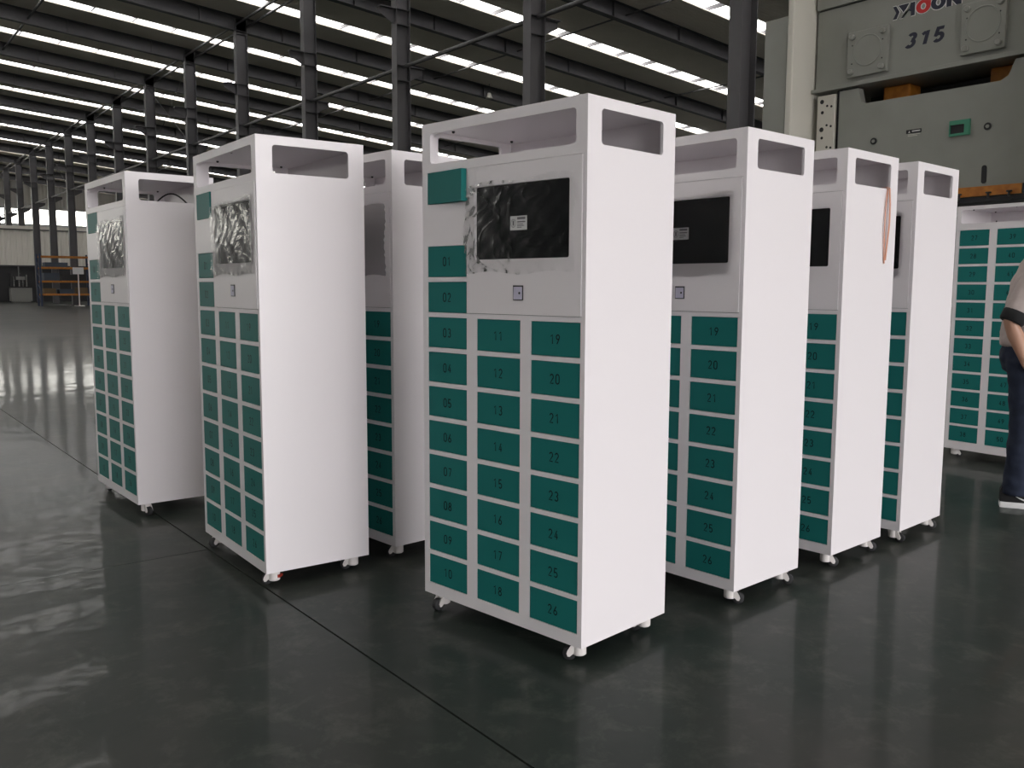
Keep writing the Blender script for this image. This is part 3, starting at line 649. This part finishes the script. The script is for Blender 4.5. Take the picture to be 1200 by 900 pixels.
# Y and A share slanted strokes; third letter is red with a round bowl and a stem
solid_navy = [[(.0, .98), (.19, .98), (.40, .50), (.24, .02), (.02, .02), (.20, .48)], [(.30, .98), (.95, .98), (.78, .62), (.62, .40), (.52, .62)],
              [(.44, .0), (.64, .0), (.98, .60), (1.04, .98), (1.28, .98), (1.28, .0), (1.06, .0), (1.05, .34), (.92, .42), (.76, .22)]]
ringO = [ring_path(2.57, .5, .27, .36)]; strN = [[(3.15, .02), (3.15, .98)], [(3.15, .92), (3.68, .08)], [(3.68, .02), (3.68, .98)]]
ringD = [ring_path(1.75, .49, .28, .36)]; stemD = [[(2.03, .49), (2.03, 1.45)]]
def scaled(polys, k):
    o_ = []
    for p in polys:
        cx = sum(a for a, _ in p) / len(p); cy = sum(q for _, q in p) / len(p)
        q_ = []
        for a, q in p:
            d = math.hypot(a - cx, q - cy); q_.append((a + (a - cx) / d * k, q + (q - cy) / d * k))
        o_.append(q_)
    return o_
kw = dict(y_left=5.17, z_bot=4.066, sx=.186, sz=.136)
b = MB(); face_poly(b, scaled(solid_navy, .05) + strokes(ringO, .38) + strokes(strN, .36) + strokes(ringD, .36) + strokes(stemD, .36), x=-.0015, **kw); lg = b.obj('logo_outline', M['vinylwhite'], pr)
for nm, pl, m, dx in (('letter_y', solid_navy[:1], 'navy', 0), ('letter_a', solid_navy[1:], 'navy', 0), ('letter_o', strokes(ringO, .27), 'navy', 0), ('letter_n', strokes(strN, .27), 'navy', 0), ('letter_d', strokes(ringD, .26) + strokes(stemD, .26), 'vinylred', .0006)):
    b = MB(); face_poly(b, pl, x=-.003 - dx, **kw); b.obj('logo_' + nm, M[m], lg)
for k, ch in enumerate('315'):
    b = MB(); pl = [([(x + .2 * y, y) for x, y in l], [(x + .2 * y, y) for x, y in r_], c_) for l, r_, c_ in strokes(GLYPH[ch] if ch != '1' else [[(.33, .98), (.33, .0)], [(.04, .74), (.22, .90)]], .24)]
    face_poly(b, pl, 5.015 - .145 * k, 3.757, .17, .132, -.002 - .0004 * k); b.obj('number_digit', M['navy'], pr)

# ------------------------------------------------------------------ person (faces away to the right, hand at the pocket)
pe = thing('person', 'person in pale mauve top, navy jeans and black sneakers, arm bent, at right edge', 'person', (5.722, 2.312, 0), R(-60))
def loft(b, secs, n=18):
    # secs: (centre, half-width across x/y plane axis a, half-width b) rings perpendicular to the path
    i0 = len(b.v); pts = [Vector(q[0]) for q in secs]
    for k, (p, ra, rb_) in enumerate(secs):
        d = (pts[min(k + 1, len(pts) - 1)] - pts[max(k - 1, 0)]).normalized()
        yv = Vector((0, 1, 0)); yv = (yv - d * yv.dot(d)).normalized() if abs(d.y) < .9 else Vector((1, 0, 0)); xv = yv.cross(d)
        for j in range(n):
            t = 2 * math.pi * j / n; b.v.append(tuple(Vector(p) + xv * ra * math.cos(t) + yv * rb_ * math.sin(t)))
    for k in range(len(secs) - 1):
        for j in range(n): b.f.append((i0 + k * n + j, i0 + k * n + (j + 1) % n, i0 + (k + 1) * n + (j + 1) % n, i0 + (k + 1) * n + j))
    b.f.append(tuple(i0 + j for j in range(n))[::-1]); b.f.append(tuple(i0 + (len(secs) - 1) * n + j for j in range(n)))
def fused(name, m, lofts, vox, folds=0, parent=pe):
    b = MB()
    for l in lofts: loft(b, l)
    o = b.obj(name, M[m], parent, smooth=True)
    r_ = o.modifiers.new('fuse', 'REMESH'); r_.mode = 'VOXEL'; r_.voxel_size = vox; r_.use_smooth_shade = True
    q = o.modifiers.new('soften', 'SMOOTH'); q.factor = .5; q.iterations = 4
    if folds:
        tx = bpy.data.textures.new(name + '_folds', 'CLOUDS'); tx.noise_scale = .07; tx.noise_depth = 2
        dm = o.modifiers.new('folds', 'DISPLACE'); dm.texture = tx; dm.strength = folds; dm.mid_level = .5
    return o
mid = lambda a, b_, k: tuple(Vector(a).lerp(Vector(b_), k))
shR, shL = (.0, -.185, 1.41), (.02, .185, 1.41)
elR, wrR = (-.135, -.235, 1.11), (-.055, -.225, .90)
elL, wrL = (-.07, .23, 1.12), (.06, .2, .92)
hipR, knR, anR = (-.005, -.095, .90), (-.005, -.105, .50), (-.045, -.11, .10)
hipL, knL, anL = (.01, .095, .90), (.05, .105, .50), (.06, .11, .10)
def hand(wr, sg):
    d = Vector((.16, .05 * sg, -.18)).normalized(); f = Vector((0, 1, 0)).cross(d).normalized(); w = Vector(wr)
    p = lambda k: tuple(w + d * k)
    ch = [[(p(-.02), .024, .022), (p(.03), .036, .017), (p(.075), .042, .015), (p(.095), .036, .012)]]
    for off, ln in ((.030, .072), (.010, .08), (-.011, .075), (-.030, .058)):
        a = w + d * .08 + f * off; b_ = a + d * ln * .5 + Vector((0, sg * .008, 0)); c_ = b_ + d * ln * .5 + Vector((0, sg * .024, 0))
        ch.append([(tuple(a), .0095, .0095), (tuple(b_), .009, .009), (tuple(c_), .0065, .0065)])
    a = w + d * .03 - f * .028; b_ = a - f * .028 + d * .028; c_ = b_ - f * .006 + d * .03
    ch.append([(tuple(a), .012, .012), (tuple(b_), .0105, .0105), (tuple(c_), .007, .007)]); return ch
def limb(a, m_, c, ra, rm, rc): return [(a, ra, ra), (mid(a, m_, .5), (ra + rm) / 2 * 1.04, (ra + rm) / 2 * 1.04), (m_, rm, rm), (mid(m_, c, .35), rm * 1.03, rm * 1.03), (c, rc, rc)]
fused('body', 'skin', [[((0, 0, .90), .10, .15), ((0, 0, 1.10), .09, .135), ((.02, 0, 1.28), .105, .16), ((.01, 0, 1.41), .08, .15), ((.015, 0, 1.455), .06, .08), ((.03, 0, 1.50), .055, .055), ((.045, 0, 1.545), .058, .056)],
    [((.055, 0, 1.515), .05, .03), ((.06, 0, 1.545), .078, .055), ((.055, 0, 1.60), .092, .070), ((.045, 0, 1.66), .097, .077), ((.04, 0, 1.71), .080, .065), ((.04, 0, 1.74), .04, .035)],
    limb(shR, elR, wrR, .055, .043, .027), limb(shL, elL, wrL, .055, .043, .027), limb(hipR, knR, anR, .085, .055, .04), limb(hipL, knL, anL, .085, .055, .04)] + hand(wrR, 1) + hand(wrL, -1), .007)
fused('trousers', 'jeans', [[((.0, 0, 1.02), .115, .165), ((-.005, 0, .95), .142, .178), ((-.015, 0, .88), .145, .18), ((-.012, 0, .82), .12, .16), ((-.01, 0, .79), .07, .12)],
    [((-.015, -.09, .88), .12, .10), ((-.015, -.10, .72), .098, .098), ((-.015, -.104, .52), .080, .082), ((-.025, -.107, .30), .076, .078), ((-.035, -.11, .14), .074, .076), ((-.04, -.11, .075), .080, .078)],
    [((.0, .09, .88), .12, .10), ((.03, .10, .72), .098, .098), ((.05, .104, .52), .080, .082), ((.055, .107, .30), .076, .078), ((.06, .11, .14), .074, .076), ((.06, .11, .075), .080, .078)]], .011, .018)
fused('jacket', 'jacket', [[((-.005, 0, .96), .155, .19), ((-.005, 0, 1.0), .160, .195), ((.0, 0, 1.14), .148, .188), ((.015, 0, 1.28), .145, .195), ((.01, 0, 1.38), .118, .19), ((.012, 0, 1.44), .085, .13), ((.018, 0, 1.49), .068, .07)],
    [(mid(shR, shL, .1), .075, .075), (shR, .072, .070), (mid(shR, elR, .4), .070, .068), (mid(shR, elR, .86), .064, .062)], [(mid(shL, shR, .1), .075, .075), (shL, .072, .070), (mid(shL, elL, .4), .070, .068), (mid(shL, elL, .86), .064, .062)]], .011, .022)
for a, e_ in ((shR, elR), (shL, elL)):
    b = MB(); loft(b, [(mid(a, e_, .80), .066, .064), (mid(a, e_, .84), .070, .068), (mid(a, e_, .98), .068, .066), (mid(a, e_, 1.0), .062, .06)]); b.obj('cuff', M['cuff'], pe, smooth=True)
def shoe(an):
    o = MB(); hx_ = an[0] - .075; y = an[1]; prof = [(0, .032), (.03, .038), (.09, .036), (.16, .044), (.22, .048), (.265, .040), (.285, .022)]
    def ringz(z, grow, lift=0):
        pts = []
        for q, w in prof: pts.append((hx_ + q * (1 if grow == 0 else 1), y - w - grow, z + lift * max(0, q - .2) * 2))
        for q, w in reversed(prof): pts.append((hx_ + q, y + w + grow, z + lift * max(0, q - .2) * 2))
        return pts
    n = 2 * len(prof)
    def loft(b, rings):
        i0 = len(b.v)
        for r_ in rings: b.v += r_
        for k in range(len(rings) - 1):
            for j in range(n): b.f.append((i0 + k * n + j, i0 + k * n + (j + 1) % n, i0 + (k + 1) * n + (j + 1) % n, i0 + (k + 1) * n + j))
        b.f.append(tuple(range(i0, i0 + n))); b.f.append(tuple(range(i0 + (len(rings) - 1) * n, i0 + len(rings) * n)))
    up = MB(); loft(up, [ringz(.028, 0), ringz(.05, -.001), [(x, y + (yy - y) * .92, .05 + max(.02, .055 * (1 - (x - hx_) / .27))) for x, yy, z in ringz(0, 0)], [(hx_ + .012 + (x - hx_) * .8, y + (yy - y) * .6, .055 + max(.025, .08 * (1 - (x - hx_) / .20))) for x, yy, z in ringz(0, 0)]])
    u_ = up.obj('shoe', M['cuff'], pe, smooth=True)
    so = MB(); loft(so, [ringz(0.0, .004, .02), ringz(.022, .007, .02), ringz(.034, .004, .0)]); so.obj('sole', M['paper'], u_, smooth=True)
    for sg in (-1, 1):
        sw = MB(); cv = [(.055, .052, .004), (.075, .042, .012), (.10, .040, .014), (.13, .048, .011), (.165, .062, .006), (.19, .074, .001)]
        off = .0395
        for q, z, th in cv: sw.v += [(hx_ + .265 - q, y + sg * off, z - th / 2), (hx_ + .265 - q, y + sg * off, z + th / 2), (hx_ + .265 - q, y + sg * (off + .004), z - th / 2), (hx_ + .265 - q, y + sg * (off + .004), z + th / 2)]
        for k in range(len(cv) - 1):
            for a, b_ in ((0, 1), (1, 3), (3, 2), (2, 0)): sw.f.append((4 * k + a, 4 * k + b_, 4 * k + 4 + b_, 4 * k + 4 + a))
        sw.obj('swoosh_mark', M['paper'], u_)
shoe(anR); shoe(anL)
# hair, face
b = MB(); n, mth = 20, 10
for j in range(mth + 1):
    th = math.pi * .56 * j / mth
    for k in range(n):
        a = 2 * math.pi * k / n; front = max(0, math.cos(a)); t2 = th * (1 - .30 * front ** 2)
        b.v.append((.045 + .112 * math.sin(t2) * math.cos(a), .089 * math.sin(t2) * math.sin(a), 1.645 + .112 * math.cos(t2)))
for j in range(mth):
    for k in range(n): b.f.append((j * n + k, j * n + (k + 1) % n, (j + 1) * n + (k + 1) % n, (j + 1) * n + k))
hr = b.obj('hair', M['hair'], pe, smooth=True); sm = hr.modifiers.new('thickness', 'SOLIDIFY'); sm.thickness = .012
MB().tube([(.135, 0, 1.64), (.155, 0, 1.612), (.163, 0, 1.598), (.148, 0, 1.59)], [.008, .012, .014, .008], 10).obj('nose', M['skin'], pe, smooth=True)
for y in (-.03, .03):
    MB().tube([(.128, y, 1.632), (.134, y, 1.632), (.1365, y, 1.632)], [.010, .009, .004], 12).obj('eye', M['eye'], pe, smooth=True)
    MB().tube([(.134, y, 1.632), (.1375, y, 1.632)], .0052, 10).obj('iris', M['hair'], pe)
    s_ = 1 if y > 0 else -1
    MB().tube([(.05, s_ * .078, 1.60), (.045, s_ * .088, 1.625), (.04, s_ * .090, 1.645), (.05, s_ * .083, 1.655)], [.009, .013, .013, .006], 10).obj('ear', M['skin'], pe, smooth=True)
MB().tube([(.137, -.024, 1.566), (.142, 0, 1.566), (.137, .024, 1.566)], [.003, .006, .003], 8).obj('mouth', M['red'], pe, smooth=True)
